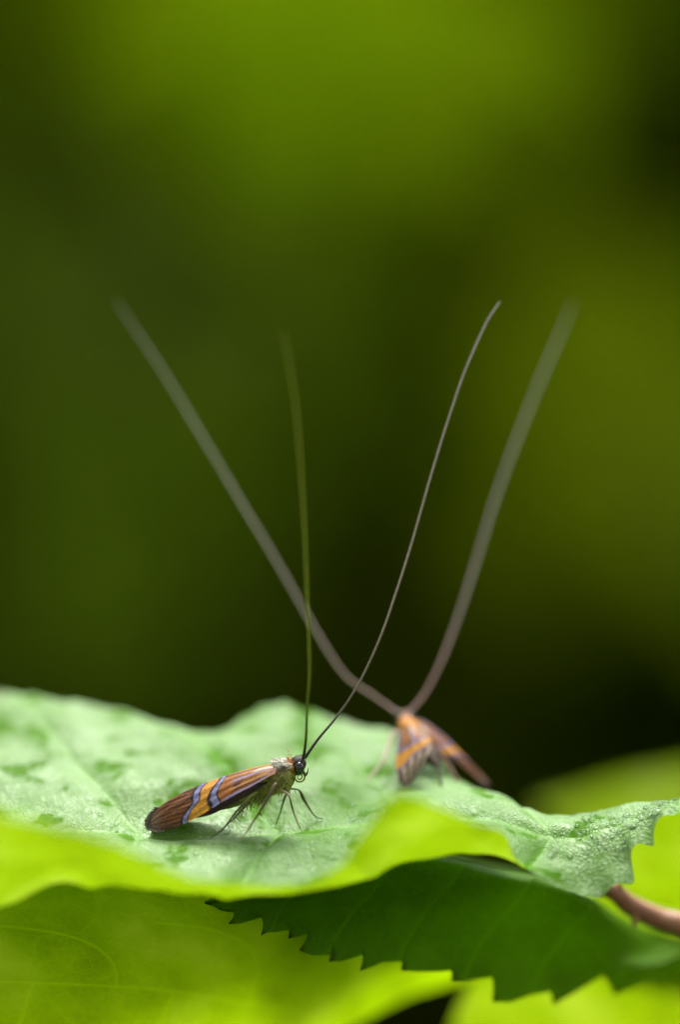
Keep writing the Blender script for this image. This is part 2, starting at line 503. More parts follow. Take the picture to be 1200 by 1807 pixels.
G = teeth(G, 1, NV - 14, 30, 0.022, lean=0.3, seed=5, reach=0.07, span=(0, 0.60))
jj = np.tile(np.arange(NV), NU) / (NV - 1)
brn = vnoise(np.stack([uvm[:, 0] * 5.0, np.zeros(NU * NV)], 1) + 50, 44, 2)
brown = np.clip((brn - 0.66) * 7, 0, 1) * (sst(0.99, 1.0, jj) * (uvm[:, 0] > 3.2) + (1 - sst(0.0, 0.02, jj)))
vc = np.stack([vm, brown * 0.9, vm * 0], 1)
F = grid_faces(NU, NV)
if sgn < 0: F = [f[::-1] for f in F]
main_leaf = mesh('leaf', G.reshape(-1, 3), F, M['leaf_dew'], bramble, uv=uvm, col=vc)
main_leaf['label'] = 'broad dewy leaf with curled yellow-green margin carrying both moths'
MAIN = G.reshape(-1, 3); MAIN_N = (nrm * sgn).reshape(-1, 3)

# --- the dark toothed leaf in the shade below
edge = [(361,1594),(374,1597),(390,1606),(404,1608.5),(415.5,1608.7),(411,1620),(403,1629.5),(425,1628.7),(450,1621),(467,1615.5),(463.7,1635),(460.5,1650.5),
 (470,1645),(495,1642.5),(518.7,1638),(516,1647.5),(508.7,1655.5),(530,1651),(555,1643),(545,1657.5),(527.5,1676),(550,1684.5),(570,1684.5),(593,1682.5),(590,1689),(580,1696),
 (600,1696),(622,1689.5),(646,1682),(641,1697.5),(635,1712.5),(655,1706),(675,1697.5),(717,1696),(714,1705),(707,1712),(740,1714),(775,1714),(802,1712),(800,1721),(796,1729),
 (825,1729),(850,1726),(872,1724),(870,1745),(869,1767),(900,1768),(937,1755),(972,1749),(974,1760),(976,1772),(1012,1752),(1040,1735),(1065,1721),(1075,1737),(1084,1755),
 (1120,1742),(1155,1730),(1165,1741),(1185,1720),(1215,1700),(1250,1665)]
def w3(x): return np.interp(x, [360, 500, 870, 1165, 1250], [0.0, 0.1, 0.62, 1.1, 1.2])
E = np.array([P(x, y, w3(x)) for x, y in edge])
ex = np.array([e[0] for e in edge], float); 
step = np.r_[0, np.cumsum(np.hypot(np.diff(ex), np.diff([e[1] for e in edge])))]; step /= step[-1]
def edge_fn(t):
    return np.stack([np.interp(t, step, E[:, k]) for k in range(3)], 1)
tt = np.linspace(0, 1, 26)
sx = np.interp(tt, step, ex)
sx = np.maximum.accumulate(np.convolve(np.r_[[sx[0]] * 2, sx, [sx[-1]] * 2], np.ones(5) / 5, 'valid')); sx[0] = 361
cx = [361, 420, 520, 620, 730, 800, 880, 960, 1020, 1070, 1120, 1170, 1220, 1260]
cy = [1594, 1560, 1540, 1528, 1513, 1524, 1541, 1556, 1574, 1612, 1640, 1652, 1664, 1655]
ov = lambda x: np.interp(x, [361, 1040, 1150], [-1.0, -1.0, 0.9])
crest = np.array([P(x, np.interp(x, cx, cy), w3(x) + ov(x) * 0.40 * min(1, (x - 361) / 150)) for x in sx])
mid = np.array([P(x, np.interp(x, cx, cy) * 0.5 + np.interp(x, [361, 403, 508, 635, 796, 976, 1084, 1165, 1250], [1594, 1615, 1645, 1692, 1715, 1752, 1735, 1715, 1665]) * 0.5, w3(x) + ov(x) * 0.16 * min(1, (x - 361) / 150)) for x in sx])
low = np.array([P(x, np.interp(x, cx, cy) * 0.18 + np.interp(x, [361, 403, 508, 635, 796, 976, 1084, 1165, 1250], [1594, 1612, 1640, 1685, 1708, 1742, 1728, 1708, 1662]) * 0.82, w3(x) - 0.04) for x in sx])
back = np.array([P(x, np.interp(x, cx, cy) - 8 * min(1, (x - 361) / 150), w3(x) + 0.5 * min(1, (x - 361) / 150)) for x in sx])
back2 = np.array([P(x, np.interp(x, cx, cy) - 4, w3(x) + 1.5 * min(1, (x - 361) / 150)) for x in sx])
n3u, n3v = 620, 60
G3 = loft([back2, back, crest, mid, low, low], n3u, n3v, last_dense=edge_fn)
G3[:, -12:] = G3[:, -12:]  # margin keeps its traced teeth
uv3 = arc_uv(G3)
n3 = np.cross(np.gradient(G3, axis=0), np.gradient(G3, axis=1)); n3 /= np.linalg.norm(n3, axis=2)[:, :, None] + 1e-12
p3 = []
for k in range(8):
    x0 = 0.35 + k * 0.48
    p3.append(([(x0 + 0.55, -0.15), (x0 + 0.2, 0.45), (x0 - 0.1, 1.0)], 0.022))
p3.append(([(0, 0.0), (5, -0.25)], 0.035))
vm3 = vein_mask(uv3, p3)
G3 = G3 - n3 * ((0.02 * vein_mask(uv3, [(p, 0.15) for p, _ in p3]) ** 2 + (vnoise(uv3 * 2 + 9, 8, 3) - 0.5) * 0.05).reshape(n3u, n3v) * np.linspace(1, 0, n3v)[None, :])[:, :, None]
tips = np.array([P(x, y, w3(x)) for x, y in ((361,1594),(403,1629.5),(460.5,1650.5),(508.7,1655.5),(527.5,1676),(580,1696),(635,1712.5),(707,1712),(796,1729),(869,1767),(976,1772),(1084,1755),(1165,1741))])
b3 = np.zeros(n3u * n3v)
for tp in tips:
    b3 = np.maximum(b3, np.clip(1.15 - np.linalg.norm(G3.reshape(-1, 3) - tp, axis=1) / 0.045, 0, 1))
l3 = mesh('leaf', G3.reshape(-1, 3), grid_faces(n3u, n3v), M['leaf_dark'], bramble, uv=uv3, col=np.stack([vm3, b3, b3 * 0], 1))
l3['label'] = 'dark green saw-toothed leaf in the shade under the dewy leaf'

def leaf_from_rails(rs, mat, nu=120, nv=60, veins=None, vw=0.03, tooth=None, rip=0.05, seed=1, parent=None):
    g = loft([np.array([P(*q) for q in r]) for r in rs], nu, nv)
    u = arc_uv(g)
    nn = np.cross(np.gradient(g, axis=0), np.gradient(g, axis=1)); nn /= np.linalg.norm(nn, axis=2)[:, :, None] + 1e-12
    v = vein_mask(u, [(p, vw) for p in veins]) if veins else np.zeros(len(u))
    g = g + nn * ((vnoise(u * 1.1 + 13 * seed, seed, 3) - 0.5) * rip).reshape(nu, nv)[:, :, None]
    if tooth:
        g = teeth(g, 1, nv - 12, tooth[0], tooth[1], seed=seed, reach=0.12)
        g = teeth(g, 0, 12, tooth[0], tooth[1], seed=seed + 1, reach=0.12)
    return mesh('leaf', g.reshape(-1, 3), grid_faces(nu, nv), mat, parent or bramble, uv=u, col=np.stack([v, v * 0, v * 0], 1))

# --- the large thin leaf hanging below on the other side (rails run top -> bottom)
def arc_pts(pts, n=14): return [tuple(q) for q in crom(np.array(pts, float), np.linspace(0, 1, n))]
lowveins = [arc_pts([(-0.2, -0.02), (0.7, 0.0), (1.5, 0.06), (2.4, 0.2), (3.6, 0.5), (5.0, 0.95)])] + \
           [arc_pts([(1.62 + k * 0.95, 0.07 + 0.16 * k), (1.60 + k * 0.95, -0.12), (1.48 + k * 0.95, -0.26), (1.25 + k * 0.95, -0.36), (0.9 + k * .95, -0.42)]) for k in range(-1, 4)] + \
           [arc_pts([(1.1 + k * 0.9, 0.03 + 0.1 * k), (1.0 + k * 0.9, 0.4), (0.8 + k * 0.9, 0.7), (0.45 + k * 0.9, 0.9)]) for k in range(-1, 5)]
l2 = leaf_from_rails([
    [(-260, 1560, -.3), (0, 1548, -.3), (250, 1545, -.2), (500, 1545, .4), (680, 1600, 1.1), (800, 1690, 1.8), (850, 1720, 2.1)],
    [(-260, 1625, -.1), (0, 1615, -.12), (250, 1615, -.02), (500, 1630, .6), (670, 1660, 1.3), (780, 1708, 1.85), (842, 1722, 2.15)],
    [(-260, 1710, .1), (0, 1700, .08), (250, 1705, .15), (500, 1715, .8), (660, 1718, 1.5), (770, 1722, 1.95), (835, 1725, 2.2)],
    [(-260, 1830, .4), (0, 1830, .4), (250, 1815, .5), (470, 1800, 1.0), (630, 1775, 1.6), (740, 1745, 2.0), (825, 1728, 2.25)],
    [(-260, 1950, .8), (0, 1960, .8), (250, 1930, .9), (460, 1870, 1.2), (610, 1815, 1.7), (720, 1762, 2.1), (815, 1731, 2.3)],
    ], M['leaf_low'], 300, 200, veins=lowveins, vw=0.016, rip=0.05, seed=4)
l2['label'] = 'large thin yellow-green leaf with net veins, hanging below the dewy leaf'

# --- bright leaves on the stem side
l4 = leaf_from_rails([
    [(1020, 1500, 1.9), (1100, 1440, 1.75), (1250, 1415, 1.7), (1450, 1420, 1.7), (1600, 1470, 1.9)],
    [(1015, 1520, 2.0), (1100, 1520, 1.95), (1250, 1510, 1.9), (1450, 1510, 1.9), (1605, 1490, 2.0)],
    [(1015, 1535, 2.1), (1100, 1590, 2.2), (1250, 1600, 2.2), (1450, 1590, 2.2), (1605, 1505, 2.1)],
    [(1020, 1550, 2.2), (1110, 1670, 2.6), (1260, 1700, 2.7), (1450, 1670, 2.6), (1600, 1520, 2.2)],
    ], M['leaf_lit'], 90, 50, veins=[[(0, 0), (3, 0)]], vw=0.05, seed=6)
l4['label'] = 'bright yellow-green leaf behind the reddish stem'
l5 = leaf_from_rails([
    [(800, 1790, 2.4), (850, 1715, 2.1), (960, 1680, 2.0), (1150, 1680, 2.0), (1350, 1730, 2.1), (1500, 1800, 2.4)],
    [(798, 1800, 2.6), (850, 1770, 2.6), (960, 1755, 2.6), (1150, 1755, 2.6), (1350, 1780, 2.6), (1502, 1815, 2.6)],
    [(798, 1812, 2.7), (850, 1830, 2.9), (960, 1835, 2.95), (1150, 1835, 2.95), (1350, 1845, 2.9), (1502, 1830, 2.7)],
    [(802, 1825, 2.8), (860, 1900, 3.6), (970, 1930, 3.9), (1150, 1940, 3.9), (1350, 1920, 3.6), (1500, 1845, 2.8)],
    ], M['leaf_warm'], 90, 50, veins=[[(0, 0), (4, 0)]], vw=0.05, seed=8)
l5['label'] = 'bright yellow-green leaf under the dark saw-toothed leaf'
l6 = leaf_from_rails([
    [(950, 1420, 5.2), (1010, 1404, 5.1), (1080, 1377, 5.0), (1180, 1355, 5.0), (1320, 1330, 5.0), (1500, 1345, 5.2)],
    [(950, 1428, 5.4), (1010, 1418, 5.4), (1080, 1398, 5.4), (1180, 1384, 5.4), (1320, 1366, 5.4), (1500, 1360, 5.5)],
    [(952, 1436, 5.6), (1012, 1440, 5.75), (1080, 1435, 5.85), (1180, 1425, 5.9), (1320, 1410, 5.9), (1500, 1385, 5.7)],
    [(956, 1445, 5.8), (1016, 1475, 6.1), (1080, 1480, 6.3), (1180, 1475, 6.3), (1320, 1465, 6.3), (1500, 1410, 6.0)],
    ], M['leaf_soft'], 90, 50, veins=[[(0, 0), (4, 0)]], vw=0.05, seed=9)
l6['label'] = 'soft yellow-green leaf behind the far end of the dewy leaf'

# --- reddish stem with prickles, and leaf stalks
stem_ctrl = [P(1010, 1545, 0.45), P(1078, 1570, 0.6), P(1112, 1596, 0.7), P(1160, 1619, 0.75), P(1230, 1648, 0.8), P(1290, 1760, 1.2), P(1330, 2000, 1.4), P(1350, 3200, 2.5),
             np.array([P(1360, 3200, 3)[0] + 1.0, P(1360, 3200, 3)[1] + 2.0, -48.2])]
st = tube('stem', stem_ctrl, [0.048, 0.056, 0.064, 0.069, 0.075, 0.09, 0.10, 0.15, 0.25], M['stem'], bramble, n=14, steps=140)
for (px, py, ww, dx, dz) in ((1096, 1575, 0.62, -0.02, 0.10), (1122, 1612, 0.68, -0.01, -0.09), (1240, 1672, 1.05, -0.08, -0.10), (1290, 1735, 1.15, 0.12, 0.06)):
    a = P(px, py, ww)
    tube('thorn', [a, a + np.array([dx * 0.5, -0.02, dz * 0.45]), a + np.array([dx, -0.03, dz])], [0.035, 0.018, 0.002], M['stem'], st, n=8, steps=8, root=bramble)
def stalk(a, b, r=0.03):
    mid_ = (a + b) / 2 + np.array([0, 0, -0.1])
    tube('leaf_stalk', [a, mid_, b], [r * 0.8, r, r * 1.2], M['stem'], bramble, n=10, steps=20)
stalk(P(1260, 1650, 1.2), P(1235, 1665, 1.12))
stalk(P(1590, 1500, 2.35), P(1300, 1800, 1.25))
stalk(P(1490, 1825, 3.05), P(1335, 1990, 1.4))
stalk(P(1490, 1375, 5.55), P(1320, 1900, 1.35))
stalk(P(1440, 1412, -0.13), P(1290, 1745, 1.18))
cane = P(-420, 1960, 0.9)
tube('stem', [P(-390, 1820, 0.6), cane, P(-430, 3200, 2.0), np.array([cane[0] + 2.0, cane[1] + 3.0, -48.2])], [0.05, 0.09, 0.14, 0.22], M['stem'], bramble, n=12, steps=60)
stalk(P(-250, 1720, 0.12), P(-391, 1830, 0.62))

# --- dew: droplets scattered over the upper side of the main leaf
def droplets():
    V = []; Fc = []
    cand = np.where((MAIN_N[:, 2] > 0.55))[0]
    r = np.random.default_rng(21)
    pat = vnoise(uvm * 3.0 + 31, 12, 3)
    n = 0
    for _ in range(9000):
        i = r.choice(cand)
        if pat[i] < 0.52: continue
        j = i % NV
        if j > NV * 0.74: continue
        if n > 800: break
        n += 1
        R = 0.006 + 0.014 * r.random() ** 4
        if r.random() < 0.03: R *= 2.0
        nn = MAIN_N[i]; c = MAIN[i] + nn * (0.002) + np.r_[r.uniform(-.012, .012, 2), 0]
        a = unit(np.cross(nn, [1, 0.2, 0.1])); b = np.cross(nn, a)
        base = len(V); el = r.uniform(0.8, 1.3)
        for lv, (rr, hh_) in enumerate(((1.0, 0.0), (0.86, 0.33), (0.5, 0.55))):
            for k in range(8):
                an = 2 * math.pi * k / 8
                V.append(c + R * rr * (math.cos(an) * a * el + math.sin(an) * b) + nn * R * hh_)
        V.append(c + nn * R * 0.62)
        for lv in range(2):
            for k in range(8):
                k2 = (k + 1) % 8
                Fc.append((base + lv * 8 + k, base + lv * 8 + k2, base + lv * 8 + 8 + k2, base + lv * 8 + 8 + k))
        for k in range(8):
            Fc.append((base + 16 + k, base + 16 + (k + 1) % 8, base + 24))
    return V, Fc
mw, tw, ow = newmat('water')
# each drop is a thin clear shell over the blade: see-through, with a bright glint where the sky mirrors
fz = N(tw, 'ShaderNodeFresnel', IOR=1.33)
gt = N(tw, 'ShaderNodeBsdfTransparent'); gt.inputs[0].default_value = (0.97, 1.0, 0.97, 1)
gg = N(tw, 'ShaderNodeBsdfGlossy', Roughness=0.12)
mg = N(tw, 'ShaderNodeMixShader')
tw.links.new(math_n(tw, 'MULTIPLY', fz.outputs[0], 1.0), mg.inputs[0])
tw.links.new(gt.outputs[0], mg.inputs[1]); tw.links.new(gg.outputs[0], mg.inputs[2]); tw.links.new(mg.outputs[0], ow.inputs[0])
dv_, df_ = droplets()
dew = mesh('dew_drops', dv_, df_, mw)
tag(dew, 'tiny clear dew drops scattered over the broad leaf', 'dew', kind='stuff')

# ------------------------------------------------------------------ moths
GOLD = np.array((0.58, 0.25, 0.022)); BROWN = np.array((0.215, 0.066, 0.007)); LILAC = np.array((0.20, 0.19, 0.36))
BLACK = np.array((0.018, 0.010, 0.008)); CREAM = np.array((0.66, 0.52, 0.34)); GREY = np.array((0.14, 0.10, 0.075))
def streak(s, t, s0, s1, t0, t1, wd, soft=0.6):
    """soft line on the wing from (s0,t0) to (s1,t1)"""
    f = np.clip((s - s0) / (s1 - s0), -0.2, 1.2)
    d = np.abs(t - (t0 + (t1 - t0) * f))
    ends = sst(s0 - 0.02, s0 + 0.03, s) * (1 - sst(s1 - 0.05, s1 + 0.01, s))
    return (1 - sst(wd * soft, wd, d)) * ends
def wing_colours(s, t, seed, wide=0.0, bars=0.0):
    """forewing: t = 0 inner margin (ridge), t = 1 front margin"""
    p = np.stack([s * 18, t * 9], 1)
    n1 = vnoise(p + 5, seed, 3) - 0.5
    fib = vnoise(np.stack([s * 10, t * 60], 1) + 3, seed + 9, 2)
    gr = vnoise(np.stack([s * 120, t * 50], 1), seed + 4, 2)
    s_ = s + n1 * 0.018
    fib2 = vnoise(np.stack([s * 6, t * 110], 1) + 7, seed + 17, 2)
    c = lerp(BROWN * 0.7, BROWN * 1.7 + GOLD * 0.08, fib)
    c = lerp(c, BLACK * 2.5, 0.7 * sst(0.62, 0.8, fib2))
    c = lerp(c, GOLD * 0.85, 0.95 * (1 - sst(0.05, 0.46, s_)) * (1 - sst(0.2, 0.62, t)))           # golden inner base
    c = lerp(c, GOLD * 0.62, 0.6 * streak(s, t, 0.05, 0.45, 0.62, 0.70, 0.12))
    c = lerp(c, CREAM, 0.95 * streak(s, t, -0.03, 0.24, 0.30, 0.28, 0.13) )
    for a in ((0.0, 0.46, 0.12, 0.10, 0.035), (0.0, 0.42, 0.46, 0.52, 0.03), (0.04, 0.44, 0.76, 0.80, 0.04), (0.0, 0.28, 0.22, 0.20, 0.02), (0.0, 0.10, 0.62, 0.72, 0.10)):
        c = lerp(c, BLACK * 2, 0.85 * streak(s, t, *a))
    c = lerp(c, LILAC, 0.9 * streak(s, t, 0.06, 0.42, 0.36, 0.40, 0.055))
    c = lerp(c, LILAC * 0.8, 0.9 * streak(s, t, 0.10, 0.52, 0.95, 0.95, 0.06))
    c = lerp(c, BLACK * 1.5, 0.9 * streak(s, t, 0.33, 0.43, 0.62, 0.63, 0.07))
    # cross bands
    l1 = 0.452 + 0.085 * t + 0.045 * np.sin(np.pi * np.clip(t, 0, 1)) + n1 * 0.018
    l2 = 0.575 + 0.135 * t + 0.012 * np.sin(3 * np.pi * t) + n1 * 0.018
    l1 = l1 - wide
    # outer field: brown with dark rays and grey fringe
    o = lerp(BROWN * 0.55, BROWN * 1.7, fib)
    ray = np.abs(np.sin((t * 7.5 + 0.8 * np.sin(s * 9)) * np.pi)) ** 0.7
    o = lerp(BLACK * 1.8, o, np.clip(ray * 1.05 - 0.26 + (gr - 0.5) * 0.5, 0, 1))
    o = lerp(o, lerp(BLACK * 2, np.array((0.62, 0.47, 0.34)), np.clip(np.sin(t * 27) * 2, 0, 1)), bars * np.ones_like(s))
    o = lerp(o, GREY * 1.4, 0.75 * sst(0.80, 1.0, s + n1 * 0.08))
    o = lerp(o, BLACK * 2.2, 0.6 * sst(0.9, 1.0, s) * gr)
    o = lerp(o, BLACK * 2, 0.7 * sst(0.75, 1.0, t) * sst(0.7, 0.85, s))
    c = lerp(c, o, sst(-0.006, 0.006, s - l2))
    gold = lerp(GOLD * 0.75, GOLD * 1.2, fib)
    c = lerp(c, gold, sst(-0.008, 0.008, s - l1) * (1 - sst(-0.006, 0.006, s - l2)))
    for l, wd in ((l1, 0.029), (l2, 0.025)):
        q = s - l
        c = lerp(c, BLACK * 1.3, (1 - sst(wd * 0.85, wd * 1.15, np.abs(q))))
        c = lerp(c, LILAC * (0.85 + 0.3 * gr[:, None]), (1 - sst(wd * 0.42, wd * 0.66, np.abs(q + 0.004))))
    c = c * (0.8 + 0.4 * gr[:, None])
    return np.clip(c, 0.004, 1)

def wing(name, ridge, costa, bulge, parent, seed=1, out=None, ns=240, nt=64, mat='wing', **kw):
    """blade between two rails of world points, arched outwards by bulge"""
    ts = np.linspace(0, 1, ns); tt_ = np.linspace(0, 1, nt)
    A = crom(ridge, ts); B = crom(costa, ts)
    out = np.asarray(out, float)
    g = A[:, None] * (1 - tt_)[None, :, None] + B[:, None] * tt_[None, :, None]
    g = g + out[None, None, :] * (np.sin(np.pi * tt_ ** 0.8)[None, :, None] * bulge * np.sin(np.pi * np.clip(ts * 0.9 + 0.1, 0, 1))[:, None, None] ** 0.6)
    st_ = np.stack(np.meshgrid(ts, tt_, indexing='ij'), 2).reshape(-1, 2)
    c = wing_colours(st_[:, 0], st_[:, 1], seed, **kw)
    g = g.reshape(-1, 3)
    # relief of veins
    g = g + out * (0.0018 * np.sin(st_[:, 1] * 24 + 2 * np.sin(st_[:, 0] * 4)) * sst(0.02, 0.2, st_[:, 0]))[:, None]
    return mesh(name, g, grid_faces(ns, nt), M[mat], parent, uv=st_, col=c)

def strands(name, roots, dirs, lens, rad, cols, mat, parent, root=None, bend=0.3, seed=0):
    """many fine hairs in one part"""
    V = []; Fc = []; Cc = []
    r = np.random.default_rng(seed)
    for p, d, l, c in zip(roots, dirs, lens, cols):
        d = unit(d); b = r.normal(size=3) * bend * l * 0.4
        pts = np.array([p, p + d * l * 0.5 + b * 0.3, p + d * l + b])
        v, f = tube_vf(pts, [rad, rad * 0.8, rad * 0.15], 3, base=len(V))
        V += list(v); Fc += f; Cc += [c] * len(v)
    o = mesh(name, np.array(V), Fc, mat, parent, col=np.array(Cc), root=root)
    o['kind'] = 'stuff'
    return o

def body_loft(parent, spine, n=28, steps=110, depth=0.9, colour=None, seed=0):
    """spine: list of (px,py,w,rx) -> one continuous head-thorax-abdomen surface"""
    sp = np.array([[*P(x, y, q), r / PXCM] for x, y, q, r in spine])
    t = np.linspace(0, 1, steps)
    c = crom(sp, t)
    V, Fc = tube_vf(c[:, :3], np.maximum(c[:, 3], 0.002), n)
    ax = np.repeat(c[:, :3], n, 0)
    body = V[:-2]
    body[:, 1] = ax[:, 1] + (body[:, 1] - ax[:, 1]) * depth
    nz_ = vnoise(np.stack([np.repeat(t, n) * 60, np.tile(np.arange(n), steps) * 0.8], 1), seed, 2) - 0.5
    rel = body - ax
    body += rel * (nz_ * 0.16)[:, None]
    V[:-2] = body
    tr = np.repeat(t, n)
    upness = rel[:, 2] / (np.linalg.norm(rel, axis=1) + 1e-9)
    col = colour(tr, upness, nz_)
    col = np.vstack([col, col[:1], col[n * (steps - 1):n * (steps - 1) + 1]])
    return mesh('body', V, Fc, M['body'], parent, col=col), c

def eye(parent, body, p, r, sc=(0.75, 0.75, 1.0)):
    V = []; nu_, nv_ = 14, 20
    for i in range(nu_ + 1):
        a = math.pi * i / nu_
        for k in range(nv_):
            b = 2 * math.pi * k / nv_
            V.append(p + r * np.array([math.sin(a) * math.cos(b) * sc[0], math.sin(a) * math.sin(b) * sc[1], math.cos(a) * sc[2]]))
    return mesh('eye', V, grid_faces(nu_ + 1, nv_, True), M['eye'], body, root=parent)

def leg(parent, pts, rad, cols, spurs=(), hairs=0, seed=0, steps=46, slim=0.8):
    W = np.array([P(*q) for q in pts])
    # finer foot: last segments as tarsus
    o = tube('leg', W, np.array(rad) * slim / PXCM, M['limb'], parent, n=8, steps=steps, col=cols)
    for (k, dx, dy) in spurs:
        a = crom(W, np.array([k]))[0]
        b = a + rgt * dx / PXCM + upv * (-dy) / PXCM
        tube('spur', [a, (a + b) / 2, b], np.array([1.1, 0.9, 0.25]) / PXCM, M['limb'], o, n=6, steps=6, col=[(0.10, 0.07, 0.04)] * 2, root=parent)
    if hairs:
        r = np.random.default_rng(seed)
        tq = r.uniform(0.2, 0.8, hairs)
        base = crom(W, tq)
        d = rgt * 0.7 - upv * 0.8 + r.normal(size=(hairs, 3)) * 0.45
        d[r.random(hairs) < 0.3] *= np.array([-1, 1, 1])
        strands('bristle', base, d, r.uniform(9, 20, hairs) / PXCM, 0.7 / PXCM, [(0.13, 0.13, 0.035)] * hairs, M['limb'], o, root=parent, bend=0.15, seed=seed)
    return o

# ---- moth in focus, walking on the leaf
m1 = empty('longhorn_moth', P(455, 1470, 0.0), 'sharp longhorn moth seen from the side, brown wings with gold and lilac bands', 'moth')
def m1_col(t, up, nz):
    # t from abdomen end (0) to face (1)
    c = lerp(np.array((0.26, 0.22, 0.045)), np.array((0.10, 0.075, 0.02)), np.clip(0.5 + nz * 1.6, 0, 1))
    th = lerp(np.array((0.34, 0.29, 0.075)), np.array((0.08, 0.055, 0.02)), np.clip(0.40 + nz * 2.2, 0, 1))
    c = lerp(c, th, sst(0.40, 0.5, t))
    c = lerp(c, np.array((0.055, 0.03, 0.018)), sst(0.1, 0.45, up) * sst(0.42, 0.52, t) * 0.9)
    c = lerp(c, np.array((0.74, 0.70, 0.64)), sst(0.55, 0.85, up) * sst(0.45, 0.55, t))
    c = lerp(c, np.array((0.50, 0.19, 0.025)), sst(0.61, 0.64, t) * (1 - 0.3 * sst(0.0, -0.6, up)))
    c = lerp(c, np.array((0.022, 0.016, 0.008)), sst(0.68, 0.70, t))
    return c
body1, ax1 = body_loft(m1, [(368,1426,0.02,4),(395,1417,0.02,11),(425,1405,0.01,15),(452,1393,0,18),(474,1381,0,24),(492,1371,0,27),(506,1361,0,22),(515,1354,0,13),(523,1350,0,16.5),(530,1351,0,17.5),(536,1352,0,12),(539,1353,0,4)], colour=m1_col, seed=3)
mm = np.array([1, 1, 1.0])
ybody = P(450, 1390, 0.0)[1]
ridge1 = [(489,1347,-.012),(465,1350,-.012),(440,1356,-.012),(412,1364,-.012),(385,1373,-.012),(340,1390,-.012),(302,1409,-.012),(276,1428,-.012),(262,1446,-.012)]
costa1 = [(486,1364,-.10),(466,1374,-.13),(445,1386,-.14),(420,1399,-.145),(393,1414,-.145),(350,1440,-.13),(315,1457,-.11),(285,1464,-.08),(266,1459,-.05)]
R1 = np.array([P(*q) for q in ridge1]); K1 = np.array([P(*q) for q in costa1])
outn = unit(np.array([0.1, -0.8, 0.6]))
wing('forewing', R1, K1, 0.018, m1, seed=2, out=outn, ns=420, nt=96)
def mir(A, drop=0.0):
    B = A.copy()
    B[:, 1] = 2 * P(450, 1390, 0.0)[1] - B[:, 1] + 0
    return B
yb = lambda A: np.array([[p[0], 2 * R1[k, 1] + 0.02 - p[1], p[2] - 0.06] for k, p in enumerate(A)])
wing('forewing', yb(R1) + np.array([0, 0, 0.03]), yb(K1), 0.030, m1, seed=12, out=unit(np.array([0.1, 0.8, 0.6])), ns=240, nt=60)
# hindwings folded under the forewings
for sy, sd_ in ((-1, 31), (1, 33)):
    hr = np.array([P(478,1362,0),P(440,1372,0),P(400,1388,0),P(355,1405,0),P(315,1425,0)]) + np.array([0, sy * 0.02, 0])
    hk = np.array([P(474,1374,0),P(440,1395,0),P(405,1415,0),P(370,1432,0),P(330,1440,0)]) + np.array([0, sy * 0.085, 0])
    ns_, nt_ = 40, 14
    a_ = crom(hr, np.linspace(0, 1, ns_)); b_ = crom(hk, np.linspace(0, 1, ns_))
    q_ = np.linspace(0, 1, nt_)
    g_ = (a_[:, None] * (1 - q_)[None, :, None] + b_[:, None] * q_[None, :, None]).reshape(-1, 3)
    mesh('hindwing', g_, grid_faces(ns_, nt_), M['wing'], m1, col=np.tile(np.array((0.045, 0.026, 0.018)), (len(g_), 1)) * (0.8 + 0.5 * np.random.default_rng(sd_).random((len(g_), 1))))
# fringe of fine scales round the wing end
rr_ = np.random.default_rng(5)
fr = []; fd = []; fl = []; fc = []
for k in range(420):
    q = rr_.random()
    edge_pts = np.array([P(x, y, w_) for x, y, w_ in ((280,1424,-.012),(270,1434,-.012),(263,1444,-.02),(262,1453,-.035),(266,1460,-.05),(275,1463,-.07),(288,1466,-.09))])
    p = crom(edge_pts, np.array([q]))[0]
    cen = P(315, 1435, -0.06)
    d = unit(p - cen) + rr_.normal(size=3) * 0.16 + np.array([-0.5, 0, -0.12])
    fr.append(p - unit(d) * 0.01); fd.append(d); fl.append(rr_.uniform(5, 12) / PXCM)
    fc.append(np.array((0.17, 0.125, 0.10)) * rr_.uniform(0.35, 1.4))
strands('wing_fringe', fr, fd, fl, 0.9 / PXCM, fc, M['limb'], m1, bend=0.1, seed=6)
# antennae
AC = [(0.012, 0.010, 0.006), (0.12, 0.10, 0.07), (0.40, 0.31, 0.22), (0.5, 0.43, 0.33), (0.55, 0.49, 0.38), (0.55, 0.49, 0.38)]
AG = [(0.02, 0.02, 0.006), (0.14, 0.15, 0.02), (0.36, 0.40, 0.04), (0.42, 0.48, 0.05), (0.44, 0.50, 0.06), (0.44, 0.50, 0.06)]
tube('antenna', [P(536,1337,-0.020), P(540,1300,-0.120), P(541.7,1248,-0.220), P(546,1190,-0.320), P(545,1120,-0.420), P(541.7,1053,-0.520), P(538.6,965,-0.620), P(534,876,-0.720), P(529.5,810,-0.820), P(522,721,-0.920), P(511,646,-1.020), P(500,588,-1.120)],
     np.array([3.0, 2.3, 2.0, 1.9, 1.9, 1.8, 1.8, 1.7, 1.6, 1.2]) / PXCM, M['limb'], m1, n=8, steps=160, col=AG)
tube('antenna', [P(538,1337,0.020), P(562,1303,0.048), P(596,1262,0.077), P(633,1206,0.105), P(670,1127,0.133), P(698,1048,0.162), P(726,960,0.190), P(758,848,0.218), P(786,756,0.247), P(814,672,0.275), P(837,616,0.303), P(860.6,566,0.332), P(883,532,0.360)],
     np.array([3.0, 2.4, 2.0, 2.0, 1.9, 1.9, 1.8, 1.8, 1.7, 1.6, 1.5, 1.2]) / PXCM, M['limb'], m1, n=8, steps=160, col=AC)
for dy in (-0.042, 0.042):
    eye(m1, body1, P(529, 1353, 0) + np.array([-0.004, dy, 0.0]), 0.042)
